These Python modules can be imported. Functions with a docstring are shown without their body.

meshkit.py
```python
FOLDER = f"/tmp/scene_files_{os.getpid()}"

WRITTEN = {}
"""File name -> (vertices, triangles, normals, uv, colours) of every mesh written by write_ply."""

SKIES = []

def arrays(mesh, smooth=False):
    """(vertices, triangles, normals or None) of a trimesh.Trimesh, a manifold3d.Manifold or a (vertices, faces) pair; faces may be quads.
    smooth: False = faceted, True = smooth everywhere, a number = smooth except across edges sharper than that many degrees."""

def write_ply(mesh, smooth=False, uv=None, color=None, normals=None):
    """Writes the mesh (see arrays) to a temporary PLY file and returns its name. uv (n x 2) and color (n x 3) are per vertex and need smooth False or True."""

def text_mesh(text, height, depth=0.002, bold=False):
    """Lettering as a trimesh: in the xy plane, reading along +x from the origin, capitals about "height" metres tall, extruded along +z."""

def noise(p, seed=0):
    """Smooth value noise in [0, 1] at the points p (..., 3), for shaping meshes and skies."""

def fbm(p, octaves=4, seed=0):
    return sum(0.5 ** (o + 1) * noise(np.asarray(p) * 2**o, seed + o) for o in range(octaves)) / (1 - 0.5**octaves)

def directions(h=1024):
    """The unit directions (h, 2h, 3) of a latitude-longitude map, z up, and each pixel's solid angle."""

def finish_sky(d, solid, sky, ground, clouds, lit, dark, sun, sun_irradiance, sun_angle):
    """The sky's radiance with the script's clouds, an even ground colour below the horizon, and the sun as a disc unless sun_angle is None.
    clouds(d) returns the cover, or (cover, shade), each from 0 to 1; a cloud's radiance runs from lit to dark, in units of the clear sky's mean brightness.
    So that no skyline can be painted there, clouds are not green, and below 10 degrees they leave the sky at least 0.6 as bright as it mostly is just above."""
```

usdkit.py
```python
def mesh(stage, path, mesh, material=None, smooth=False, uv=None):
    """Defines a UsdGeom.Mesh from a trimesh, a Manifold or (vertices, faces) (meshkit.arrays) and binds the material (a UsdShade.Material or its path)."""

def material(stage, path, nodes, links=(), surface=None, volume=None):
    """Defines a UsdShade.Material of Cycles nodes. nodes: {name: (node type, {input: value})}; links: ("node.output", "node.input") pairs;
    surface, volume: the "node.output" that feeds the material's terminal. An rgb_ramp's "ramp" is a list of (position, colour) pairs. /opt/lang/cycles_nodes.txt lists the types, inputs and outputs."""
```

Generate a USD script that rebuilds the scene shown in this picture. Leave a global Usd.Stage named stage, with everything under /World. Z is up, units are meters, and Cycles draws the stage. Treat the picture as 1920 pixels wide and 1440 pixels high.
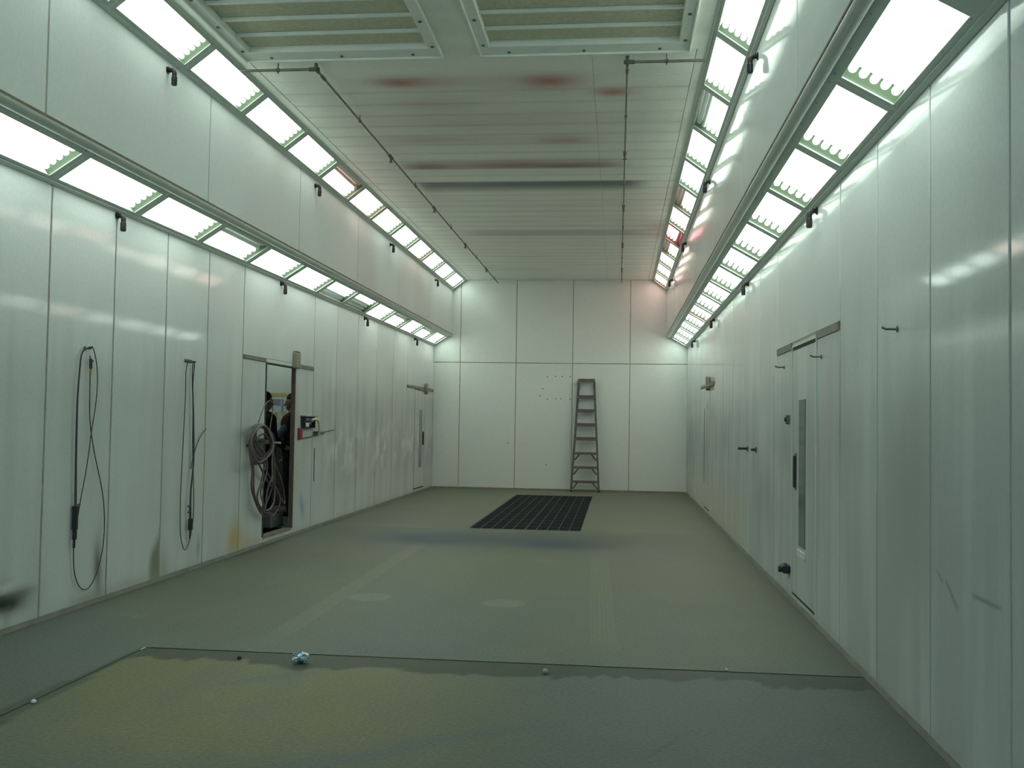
import math
import numpy as np
import trimesh
import manifold3d as m3
import usdkit
from meshkit import fbm, noise
from pxr import Usd, UsdGeom, UsdLux, UsdShade, Sdf, Gf, Vt

stage = Usd.Stage.CreateInMemory()
UsdGeom.SetStageUpAxis(stage, 'Z')
UsdGeom.SetStageMetersPerUnit(stage, 1.0)
UsdGeom.Xform.Define(stage, '/World')
stage.SetDefaultPrim(stage.GetPrimAtPath('/World'))
UsdGeom.Scope.Define(stage, '/World/Looks')

# ------------------------------------------------------------------ camera
PAN, TILT, ROLL, HCAM, FPX = .1072, .0383, .0157, 1.4484, 1853.84
_f = np.array([-math.sin(PAN) * math.cos(TILT), math.cos(PAN) * math.cos(TILT), math.sin(TILT)])
_r = np.array([math.cos(PAN), math.sin(PAN), 0]); _u = np.cross(_r, _f)
_r2 = _r * math.cos(ROLL) + _u * math.sin(ROLL); _u2 = -_r * math.sin(ROLL) + _u * math.cos(ROLL)
cam = UsdGeom.Camera.Define(stage, '/World/camera')
cam.CreateProjectionAttr('perspective')
cam.CreateHorizontalApertureAttr(36.0); cam.CreateVerticalApertureAttr(27.0)
cam.CreateFocalLengthAttr(36.0 * FPX / 1920)
cam.CreateClippingRangeAttr(Gf.Vec2f(0.05, 200))
cam.AddTransformOp().Set(Gf.Matrix4d(*_r2, 0, *_u2, 0, *(-_f), 0, 0, 0, HCAM, 1))
cam.CreateExposureAttr(0.45)

# ------------------------------------------------------------------ light
# weak daylight that comes in through the open booth door behind the camera
dome = UsdLux.DomeLight.Define(stage, '/World/sky')
dome.CreateIntensityAttr(0.30); dome.CreateColorAttr(Gf.Vec3f(.62, .90, 1.0))
TUBE_POWER = 5.2                         # radiance of the fluorescent tubes
TUBE_COLOR = (.875, 1.0, .925)

# ------------------------------------------------------------------ measures
D = 21.2                                                # back wall
XW = {'left': -4.0, 'right': 1.449}                     # lower walls
XI = {'left': -3.61, 'right': 1.012}                    # upper walls
XC = {'left': -3.311, 'right': .70}                     # ceiling edge
ZL, ZP, ZU, ZC = 3.08, 3.33, 4.292, 4.521
Y0 = -3.0                                               # open front
S = {'left': 1, 'right': -1}                            # +x is into the room on the left
PITCH = 1.222; YF = 21.15                               # light boxes

# ------------------------------------------------------------------ helpers
count = {}


def numbered(name, parent='/World'):
    k = count.get((parent, name), 0); count[(parent, name)] = k + 1
    return f'{parent}/{name}' + (f'_{k:03d}' if k else '')


def tag(o, label=None, cat=None, group=None, kind=None):
    for k, v in (('label', label), ('category', cat), ('group', group), ('kind', kind)):
        if v:
            o.SetCustomDataByKey(k, v)
    return o


def thing(name, label=None, cat=None, mat=None, group=None, kind=None):
    x = UsdGeom.Xform.Define(stage, numbered(name))
    if mat is not None:
        x.AddTransformOp().Set(mat)
    return tag(x.GetPrim(), label, cat, group, kind)


def structure(name, label):
    return thing(name, label, None, None, None, 'structure')


def obj(name, mesh, mat, parent=None, smooth=False, tint=None, label=None, kind=None):
    base = str(parent.GetPath()) if parent is not None else '/World'
    m = usdkit.mesh(stage, numbered(name, base), mesh, '/World/Looks/' + mat, smooth)
    if tint is not None:
        UsdGeom.PrimvarsAPI(m).CreatePrimvar('tint', Sdf.ValueTypeNames.Color3fArray, 'vertex').Set(
            Vt.Vec3fArray.FromNumpy(np.asarray(tint, np.float32)))
    return tag(m.GetPrim(), label, None, None, kind)


def T(x, y, z):
    return Gf.Matrix4d(1).SetTranslate(Gf.Vec3d(x, y, z))


def frame(ex, ey, ez, o):
    return Gf.Matrix4d(*map(float, ex), 0, *map(float, ey), 0, *map(float, ez), 0, *map(float, o), 1)


def box(x0, x1, y0, y1, z0, z1, ch=0.0):
    c = np.array([(x0 + x1) / 2, (y0 + y1) / 2, (z0 + z1) / 2])
    e = np.array([abs(x1 - x0), abs(y1 - y0), abs(z1 - z0)]) / 2
    if ch <= 0:
        b = trimesh.creation.box(extents=2 * e); b.apply_translation(c); return b
    ch = min(ch, .45 * e.min()); p = []
    for sx in (-1, 1):
        for sy in (-1, 1):
            for sz in (-1, 1):
                s = np.array([sx, sy, sz])
                for k in range(3):
                    q = e - ch; q[k] = e[k]; p.append(c + s * q)
    return trimesh.convex.convex_hull(np.array(p))


def cat(*ms):
    return trimesh.util.concatenate([m for m in ms])


def bar(p, q, w, h, up=(0, 0, 1), ch=0.0):
    """A box from p to q, w wide across and h high along up."""
    p, q = np.array(p, float), np.array(q, float); d = q - p; L = np.linalg.norm(d); d /= L
    s = np.cross(d, up)
    if np.linalg.norm(s) < 1e-6:
        s = np.cross(d, (1, 0, 0))
    s /= np.linalg.norm(s); t = np.cross(s, d)
    b = box(-L / 2, L / 2, -w / 2, w / 2, -h / 2, h / 2, ch)
    M = np.eye(4); M[:3, 0], M[:3, 1], M[:3, 2], M[:3, 3] = d, -s, t, (p + q) / 2
    b.apply_transform(M); return b


def tube(path, r, n=8, closed=False, caps=True):
    p = np.asarray(path, float); m = len(p)
    t = (np.roll(p, -1, 0) - np.roll(p, 1, 0)) if closed else np.gradient(p, axis=0)
    t /= np.linalg.norm(t, axis=1, keepdims=True) + 1e-12
    a = np.zeros_like(p); ref = np.array([0, 0, 1.0]) if abs(t[0][2]) < .9 else np.array([1.0, 0, 0])
    a[0] = np.cross(t[0], ref)
    a[0] /= np.linalg.norm(a[0])
    for i in range(1, m):
        v = a[i - 1] - t[i] * (a[i - 1] @ t[i]); a[i] = v / (np.linalg.norm(v) + 1e-12)
    b = np.cross(t, a); ang = np.arange(n) * 2 * np.pi / n
    r = np.broadcast_to(r, (m,))
    v = p[:, None] + r[:, None, None] * (np.cos(ang)[None, :, None] * a[:, None] + np.sin(ang)[None, :, None] * b[:, None])
    f = []
    for i in range(m if closed else m - 1):
        k = (i + 1) % m
        for j in range(n):
            l = (j + 1) % n
            f += [[i * n + j, i * n + l, k * n + l], [i * n + j, k * n + l, k * n + j]]
    v = v.reshape(-1, 3)
    if caps and not closed:
        v = np.vstack([v, p[0], p[-1]]); c0, c1 = len(v) - 2, len(v) - 1
        for j in range(n):
            l = (j + 1) % n
            f += [[c0, l, j], [c1, (m - 1) * n + j, (m - 1) * n + l]]
    return trimesh.Trimesh(v, f, process=False)


def rod(p, q, r, n=10):
    return tube([p, q], r, n)


def spline(pts, n=60, closed=False):
    from scipy.interpolate import CubicSpline
    p = np.asarray(pts, float)
    if closed:
        p = np.vstack([p, p[:1]])
    s = np.r_[0, np.cumsum(np.sqrt(np.linalg.norm(np.diff(p, axis=0), axis=1)))]
    c = CubicSpline(s, p, bc_type='periodic' if closed else 'natural')
    u = np.linspace(0, s[-1], n + 1 if closed else n)
    q = c(u)
    return q[:-1] if closed else q


def sweep_y(poly, y0, y1):
    """A closed (x, z) outline pushed from y0 to y1."""
    from shapely.geometry import Polygon
    m = trimesh.creation.extrude_polygon(Polygon(poly), y1 - y0, engine='earcut')
    v = m.vertices[:, [0, 2, 1]].copy(); v[:, 1] += y0
    return trimesh.Trimesh(v, m.faces[:, ::-1], process=False)


def slab(U, V, W, o, u0, u1, v0, v1, res, ch=.003, th=.006, us=None, vs=None, keep=None):
    """A sheet with a gridded front at w = 0 facing +W, chamfered edges and thickness th behind it."""
    U, V, W, o = (np.array(k, float) for k in (U, V, W, o))
    gu = np.linspace(u0 + ch, u1 - ch, max(2, int(math.ceil((u1 - u0) / res)) + 1)) if us is None else np.array(us, float)
    gv = np.linspace(v0 + ch, v1 - ch, max(2, int(math.ceil((v1 - v0) / res)) + 1)) if vs is None else np.array(vs, float)
    n, m = len(gu), len(gv)
    A, B = np.meshgrid(gu, gv, indexing='ij')
    P = [np.stack([A.ravel(), B.ravel(), np.zeros(n * m)], 1)]
    i, j = np.meshgrid(np.arange(n - 1), np.arange(m - 1), indexing='ij')
    i, j = i.ravel(), j.ravel()
    if keep is not None:
        ok = keep((gu[i] + gu[i + 1]) / 2, (gv[j] + gv[j + 1]) / 2); i, j = i[ok], j[ok]
    a, b, c, d = i * m + j, (i + 1) * m + j, (i + 1) * m + j + 1, i * m + j + 1
    F = [np.stack([a, b, c], 1), np.stack([a, c, d], 1)]
    if keep is None:
        loop = [k * m for k in range(n)] + [(n - 1) * m + k for k in range(1, m)] + [k * m + m - 1 for k in range(n - 2, -1, -1)] + [k for k in range(m - 2, 0, -1)]
        L = len(loop); q = P[0][loop]
        out = q.copy()
        out[:, 0] = np.where(q[:, 0] <= gu[0] + 1e-9, u0, np.where(q[:, 0] >= gu[-1] - 1e-9, u1, q[:, 0]))
        out[:, 1] = np.where(q[:, 1] <= gv[0] + 1e-9, v0, np.where(q[:, 1] >= gv[-1] - 1e-9, v1, q[:, 1]))
        r1, r2 = out.copy(), out.copy(); r1[:, 2] = -ch; r2[:, 2] = -th
        k1 = n * m; k2 = k1 + L; P += [r1, r2]
        x = np.arange(L); y = (x + 1) % L; l = np.array(loop)
        F += [np.stack([l[y], l[x], k1 + x], 1), np.stack([l[y], k1 + x, k1 + y], 1),
              np.stack([k1 + y, k1 + x, k2 + x], 1), np.stack([k1 + y, k2 + x, k2 + y], 1)]
    P, F = np.vstack(P), np.vstack(F)
    X = o + P[:, :1] * U + P[:, 1:2] * V + P[:, 2:] * W
    if np.linalg.det(np.array([U, V, W])) < 0:
        F = F[:, ::-1]
    return trimesh.Trimesh(X, F, process=False)


# ------------------------------------------------------------------ materials
def mat(name, nodes, links, surface='p.BSDF'):
    usdkit.material(stage, '/World/Looks/' + name, nodes, links, surface=surface)


def plain(name, col, rough=.5, metallic=0.0, var=.12, scale=9.0, spec=.5, bump=0.0, coat=0.0):
    col = np.array(col, float)
    nodes = {'t': ('texture_coordinate', {}),
             'n': ('noise_texture', {'scale': scale, 'detail': 5.0, 'roughness': .6}),
             'r': ('rgb_ramp', {'ramp': [(.25, tuple(col * (1 - var))), (.75, tuple(np.minimum(col * (1 + var), 1)))]}),
             'p': ('principled_bsdf', {'roughness': rough, 'metallic': metallic, 'specular_ior_level': spec})}
    links = [('t.object', 'n.vector'), ('n.fac', 'r.fac'), ('r.color', 'p.base_color')]
    if bump:
        nodes['b'] = ('bump', {'strength': bump, 'distance': .004}); links += [('n.fac', 'b.height'), ('b.normal', 'p.normal')]
    mat(name, nodes, links)


def tinted(name, rough, spec=.5, fine=40.0, amp=.06, bump=.05, stretch=(1, 1, 1), dusty=0.0, wave=0.0):
    """Base colour from the mesh's own dirt, paint and falloff map (primvar tint), with fine grain on it."""
    nodes = {'a': ('attribute', {'attribute': 'tint'}),
             'g': ('geometry', {}),
             'm': ('mapping', {'scale': stretch}),
             'n': ('noise_texture', {'scale': fine, 'detail': 4.0, 'roughness': .6}),
             'r': ('rgb_ramp', {'ramp': [(.25, (1 - amp,) * 3), (.75, (1 + amp,) * 3)]}),
             'x': ('mix_color', {'blend_type': 'multiply', 'fac': 1.0}),
             'p': ('principled_bsdf', {'roughness': rough, 'specular_ior_level': spec})}
    links = [('g.position', 'm.vector'), ('m.vector', 'n.vector'), ('n.fac', 'r.fac'), ('a.color', 'x.a'), ('r.color', 'x.b'), ('x.result', 'p.base_color')]
    if dusty:                                # dust dulls the paint up to shoulder height
        nodes.update({'s': ('separate_xyz', {}), 'k': ('math', {'math_type': 'multiply', 'value2': .3}), 'd': ('rgb_ramp', {'ramp': [(.40, (dusty,) * 3), (.60, (rough,) * 3)]})})
        links += [('g.position', 's.vector'), ('s.z', 'k.value1'), ('k.value', 'd.fac'), ('d.color', 'p.roughness')]
    if bump:
        nodes['b'] = ('bump', {'strength': bump, 'distance': .003}); links += [('n.fac', 'b.height')]
        last = 'b.normal'
        if wave:
            nodes['n2'] = ('noise_texture', {'scale': 2.2, 'detail': 1.0}); nodes['b2'] = ('bump', {'strength': wave, 'distance': .02})
            links += [('g.position', 'n2.vector'), ('n2.fac', 'b2.height'), ('b.normal', 'b2.normal')]; last = 'b2.normal'
        links.append((last, 'p.normal'))
    mat(name, nodes, links)


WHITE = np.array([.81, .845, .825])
tinted('wall_paint', .075, .016, fine=30, amp=.035, bump=.008, wave=.002)
tinted('wall_paint_dusty', .07, .11, fine=38, amp=.05, bump=.012, wave=.002, dusty=.40)
tinted('ceiling_paint', .35, fine=25, amp=.05)
tinted('floor_concrete', .60, spec=.3, fine=48, amp=.26, bump=.15)
plain('seam_metal', (.47, .46, .40), .6, 0.0, .2, 5, spec=.25)
plain('seam_metal_worn', (.34, .325, .275), .6, 0.0, .25, 5, spec=.25)
plain('dark_joint', (.055, .06, .05), .8)
plain('floor_dirt', (.085, .095, .07), .9)
plain('frame_paint', (.52, .585, .52), .38, 0, .06, 6)
plain('bead_paint', (.47, .52, .46), .30, 0, .10, 5)
plain('base_metal', (.20, .195, .165), .7, 0, .2, 5, spec=.2)
plain('rust_edge', (.24, .20, .14), .7, 0, .35, 9)
plain('screw', (.12, .13, .12), .4, .6)
plain('painted_screw', (.30, .34, .30), .4)
plain('end_plate', (.045, .075, .035), .6)
plain('reflector', (.86, .90, .86), .35, 0, .03)
plain('filter_frame', (.80, .83, .76), .65, 0, .05, spec=.25)
plain('filter_media', (.58, .575, .43), .95, 0, .16, 30, bump=.4)
plain('pipe', (.19, .19, .16), .5, .3, .25, 12)
plain('fitting', (.13, .13, .105), .5, .4, .3, 20)
plain('nozzle_brown', (.02, .013, .009), .6, .0, .4, 40)
plain('nozzle_black', (.012, .012, .013), .4)
plain('aged_aluminium', (.105, .098, .082), .55, .25, .3, 14)
plain('step_worn', (.15, .118, .092), .6, .1, .35, 20)
plain('grate_steel', (.030, .034, .036), .6, .4, .3, 12)
plain('grate_worn', (.062, .07, .068), .5, .5, .3, 10)
plain('pit', (.02, .022, .02), .9)
plain('hose_grey', (.115, .10, .10), .5, 0, .25, 18)
plain('hose_red', (.13, .075, .07), .5, 0, .3, 18)
plain('cable_dark', (.045, .053, .06), .6)
plain('gun_metal', (.035, .035, .038), .4, .4)
plain('brass', (.35, .22, .06), .4, .7)
plain('latch_metal', (.13, .13, .115), .45, .5, .2, 20)
plain('black_plastic', (.012, .013, .013), .5)
plain('red_paint', (.28, .035, .03), .5)
plain('yellow_cord', (.62, .56, .26), .6)
plain('blue_plastic', (.09, .14, .33), .4)
plain('offwhite', (.62, .64, .60), .5)
plain('closer_tan', (.30, .27, .21), .5, .2, .2, 20)
plain('header_strip', (.23, .22, .18), .55, .1, .25, 9)
plain('wood_edge', (.115, .085, .062), .7, 0, .3, 15)
plain('slate', (.05, .06, .075), .6)
plain('window_slate', (.13, .17, .165), .10, 0, .05, 3)
plain('room_wall', (.62, .70, .62), .6, 0, .04, 4)
plain('room_floor', (.12, .125, .11), .7)
plain('room_crate', (.10, .11, .105), .6)
plain('foil', (.70, .78, .82), .35, .35, .12, 40)
plain('foil_blue', (.10, .22, .34), .4, .2, .2, 40)
plain('pebble', (.42, .38, .27), .8)
plain('dark_bit', (.02, .02, .02), .8)
plain('paper', (.62, .68, .66), .7, 0, .05)
plain('paper_yellow', (.55, .50, .16), .6)
plain('ink_blue', (.26, .33, .44), .6)
plain('skin', (.42, .24, .17), .55, 0, .08)
plain('hair', (.012, .010, .009), .6)
plain('jacket_maroon', (.05, .017, .018), .8, 0, .2, 30)
plain('jacket_black', (.012, .013, .015), .8, 0, .2, 30)
plain('trousers_navy', (.014, .018, .03), .85, 0, .2, 30)
plain('collar_white', (.65, .62, .62), .7)
plain('denim_blue', (.13, .18, .30), .8, 0, .15, 30)
plain('shoe', (.02, .018, .016), .6)
mat('tube_light', {'e': ('emission', {'color': TUBE_COLOR, 'strength': TUBE_POWER})}, [], 'e.emission')
plain('tube_dead', (.80, .84, .80), .3, 0, .02)
for nm, c in (('pane_clear', (.97, .985, .97)), ('pane_pink', (1.0, .74, .74)), ('pane_red', (1.0, .58, .62)), ('pane_blush', (1.0, .88, .86))):
    mat(nm, {'f': ('layer_weight', {'blend': .5}), 'r': ('rgb_ramp', {'ramp': [(0, (.02,) * 3), (.5, (.03,) * 3), (.7, (.06,) * 3), (.85, (.18,) * 3), (.94, (.42,) * 3), (1, (1, 1, 1))]}), 't': ('transparent_bsdf', {'color': c}), 'g': ('glossy_bsdf', {'roughness': .04}),
             'x': ('mix_closure', {})}, [('f.facing', 'r.fac'), ('r.color', 'x.fac'), ('t.BSDF', 'x.closure1'), ('g.BSDF', 'x.closure2')], 'x.closure')


# ------------------------------------------------------------------ paint and dirt maps (surface colour, with light falloff painted into the walls)
def sm(x, a, b):
    t = np.clip((x - a) / (b - a), 0, 1); return t * t * (3 - 2 * t)


def blob(u, v, u0, v0, su, sv):
    return np.exp(-((u - u0) / su) ** 2 - ((v - v0) / sv) ** 2)


def lerp(c, col, k):
    return c + (np.array(col) - c) * np.clip(k, 0, 1)[:, None]


def wall_map(P, side, upper=False):
    y, z = P[:, 1], P[:, 2]
    sd = 3 if side == 'left' else 11
    q = np.stack([y, z, np.zeros_like(y)], 1)
    c = WHITE * (1 + .05 * (fbm(q * [.9, .35, 1], 3, sd) - .5))[:, None]
    if upper:
        c = lerp(c, (.66, .61, .58), .45 * sm(fbm(q * [.5, .4, 1], 3, sd + 5), .45, .75) * sm(y, 6, 11))
        return c
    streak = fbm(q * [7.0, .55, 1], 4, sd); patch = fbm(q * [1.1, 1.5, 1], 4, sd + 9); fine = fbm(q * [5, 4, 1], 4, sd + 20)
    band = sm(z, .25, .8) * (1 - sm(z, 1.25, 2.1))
    c = lerp(c, (.50, .535, .51), .82 * (1 - sm(z + .5 * (patch - .5), 1.5, 2.75)) * (.8 + .4 * streak))      # light falloff painted into the colour, broken up by dusty streaks
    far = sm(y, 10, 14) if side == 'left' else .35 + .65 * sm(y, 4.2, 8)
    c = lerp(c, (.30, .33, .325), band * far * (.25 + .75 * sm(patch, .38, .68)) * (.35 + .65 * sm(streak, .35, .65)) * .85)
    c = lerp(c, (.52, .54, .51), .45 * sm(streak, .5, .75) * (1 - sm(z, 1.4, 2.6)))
    if side == 'left':
        c = lerp(c, (.52, .55, .52), .55 * band * sm(patch, .45, .72))
        c = lerp(c, (.76, .79, .76), .6 * sm(y, 12.8, 14) * np.exp(-((z - 1.0) / .35) ** 2) * sm(fine, .52, .62))       # peeled patches
        # overspray smear and ghost shapes by the first seam
        c = lerp(c, (.03, .03, .028), 1.25 * blob(y + .9 * (z - .2), z, 6.17, .205, .21, .075))
        c = lerp(c, (.76, .79, .77), .9 * blob(y + .6 * (z - .30), z, 6.15, .305, .11, .035))
        c = lerp(c, (.16, .16, .14), .75 * blob(y - .5 * (z - .22), z, 6.34, .235, .17, .04))
        c = lerp(c, (.30, .31, .29), .5 * blob(y, z, 6.1, .33, .12, .04) + .5 * blob(y, z, 6.2, .10, .03, .06))
        # dirt where the hoses drag and at the foot of the seams
        c = lerp(c, (.17, .165, .125), .95 * blob(y + .12 * (z - .3), z, 7.33, .27, .055, .20) + .5 * blob(y, z, 7.22, .05, .25, .05))
        c = lerp(c, (.19, .19, .15), .85 * ((y > 8.17) & (y < 8.38)) * sm(y, 8.14, 8.26) * (1 - sm(z, .12 + .9 * (y - 8.15), .30 + .9 * (y - 8.15))))
        c = lerp(c, (.34, .33, .26), .5 * blob(y, z, 8.47, .12, .10, .16) + .35 * blob(y, z, 7.85, .06, .4, .05))
        c = lerp(c, (.22, .24, .23), .8 * blob(y, z, 9.19, .19, .035, .10))
        c = lerp(c, (.47, .35, .10), .85 * blob(y, z, 10.12, .17, .20, .17) * (.5 + fine))                             # rust
        c = lerp(c, (.50, .42, .25), .6 * blob(y, z, 10.45, .08, .4, .06))
        c = lerp(c, (.20, .29, .38), .75 * blob(y + .35 * (z - .3), z, 12.33, .32, .09, .15))                          # blue scuff
        c = lerp(c, (.40, .46, .48), .45 * blob(y, z, 13.3, 1.5, .12, .12))
    else:
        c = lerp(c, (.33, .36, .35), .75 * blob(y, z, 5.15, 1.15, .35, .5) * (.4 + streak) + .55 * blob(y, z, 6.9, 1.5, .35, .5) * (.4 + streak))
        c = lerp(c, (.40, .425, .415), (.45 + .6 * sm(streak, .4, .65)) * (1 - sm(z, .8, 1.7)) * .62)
        c = lerp(c, (.52, .42, .36), .35 * blob(y, z, 7.15, 1.5, .22, .5) * (.4 + streak))
        c = lerp(c, (.60, .58, .42), .45 * (1 - sm(z, .15, .9)) * sm(y, 10, 13) * (.4 + streak))
        for (a, b, e, g, w) in ((4.70, .80, 4.62, .765, .006), (4.58, .775, 4.44, .68, .007), (4.55, .76, 4.42, .69, .005), (4.25, .765, 3.94, .775, .007), (5.16, .88, 5.05, .78, .004), (9.55, 1.9, 9.5, 1.88, .01)):
            t = np.clip(((y - a) * (e - a) + (z - b) * (g - b)) / ((e - a) ** 2 + (g - b) ** 2), 0, 1)
            d = np.hypot(y - a - t * (e - a), z - b - t * (g - b)); c = lerp(c, (.22, .24, .23), .8 * np.exp(-(d / (w * 1.1)) ** 2))
        for (a, b) in ((16.33, 1.90), (16.32, 1.77), (16.32, 1.72)):
            c = lerp(c, (.34, .08, .07), .9 * blob(y, z, a, b, .10, .03))
        c = lerp(c, (.30, .45, .52), .6 * blob(y, z, 17.9, 1.78, .12, .05))
    c = lerp(c, (.42, .42, .36), .5 * (1 - sm(z, .0, .12)) * (.3 + fine))
    return c


def ceil_map(P):
    x, y = P[:, 0], P[:, 1]
    q = np.stack([x, y, np.zeros_like(x)], 1)
    st = fbm(q * [.55, 5.0, 1], 4, 31); sp = fbm(q * [3.0, 7.0, 1], 3, 33)
    c = np.array([.86, .88, .80]) * (1 + .16 * (st - .5))[:, None]
    c = lerp(c, (.62, .57, .51), .35 * blob(x, y, -1.3, 10.0, 1.6, 1.6))
    red = (.46, .10, .08)
    for (a, b, sx, sy, k) in ((-2.02, 8.73, .22, .09, .62), (-1.75, 8.74, .5, .12, .28), (-.64, 8.76, .23, .10, .66), (-.72, 8.85, .45, .20, .25), (-.09, 9.10, .17, .09, .62),
                              (-1.85, 9.35, .5, .18, .20), (-2.1, 10.55, .45, .12, .24), (-.62, 10.64, .30, .12, .46), (-1.6, 10.6, .9, .2, .12), (-1.9, 9.9, .6, .25, .12), (-.9, 9.9, .8, .3, .10)):
        c = lerp(c, red, 1.35 * k * blob(x, y, a, b, sx, 1.3 * sy) * (.65 + .7 * sp))
    e = sm(x, -2.8, -2.3) * (1 - sm(x, -.35, .25))                                    # long red band that stops at a seam
    c = lerp(c, (.28, .06, .06), .80 * e * sm(y, 11.25, 11.74) * (1 - sm(y, 11.79, 11.83)) * (.55 + .9 * fbm(q * [1.6, 2, 1], 3, 35)))
    c = lerp(c, (.18, .03, .04), .6 * blob(x, y, -.62, 11.72, .45, .10) + .4 * blob(x, y, -2.4, 11.68, .25, .10))
    e = sm(x, -2.75, -2.45) * (1 - sm(x, .05, .45))                                   # blue-black band
    c = lerp(c, (.055, .068, .075), .95 * e * sm(y, 12.42, 12.50) * (1 - sm(y, 12.62, 13.15)))
    e = sm(x, -2.7, -2.2) * (1 - sm(x, .1, .6))
    c = lerp(c, (.26, .29, .27), .55 * e * sm(y, 15.55, 15.8) * (1 - sm(y, 16.0, 16.3)))
    c = lerp(c, (.60, .62, .56), .40 * sm(st, .5, .75) * sm(y, 12.5, 14))
    k = (y - 8.645) / .3515; fr = np.abs(k - np.round(k)) * .3515                      # dust at the joints
    c = lerp(c, (.42, .33, .24), .26 * np.exp(-(fr / .035) ** 2) * sm(y, 8.7, 8.9) * (.3 + 1.1 * fbm(q * [1.2, .6, 1], 3, 41)))
    return c


def floor_map(P):
    x, y = P[:, 0], P[:, 1]
    k = .64 - .03 * ((y < 5.97) & (x > -2.92)) * sm(x, -1.6, -.4)
    return k[:, None] * np.array([.95, 1.0, .94]) * floor_paint(P)


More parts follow.
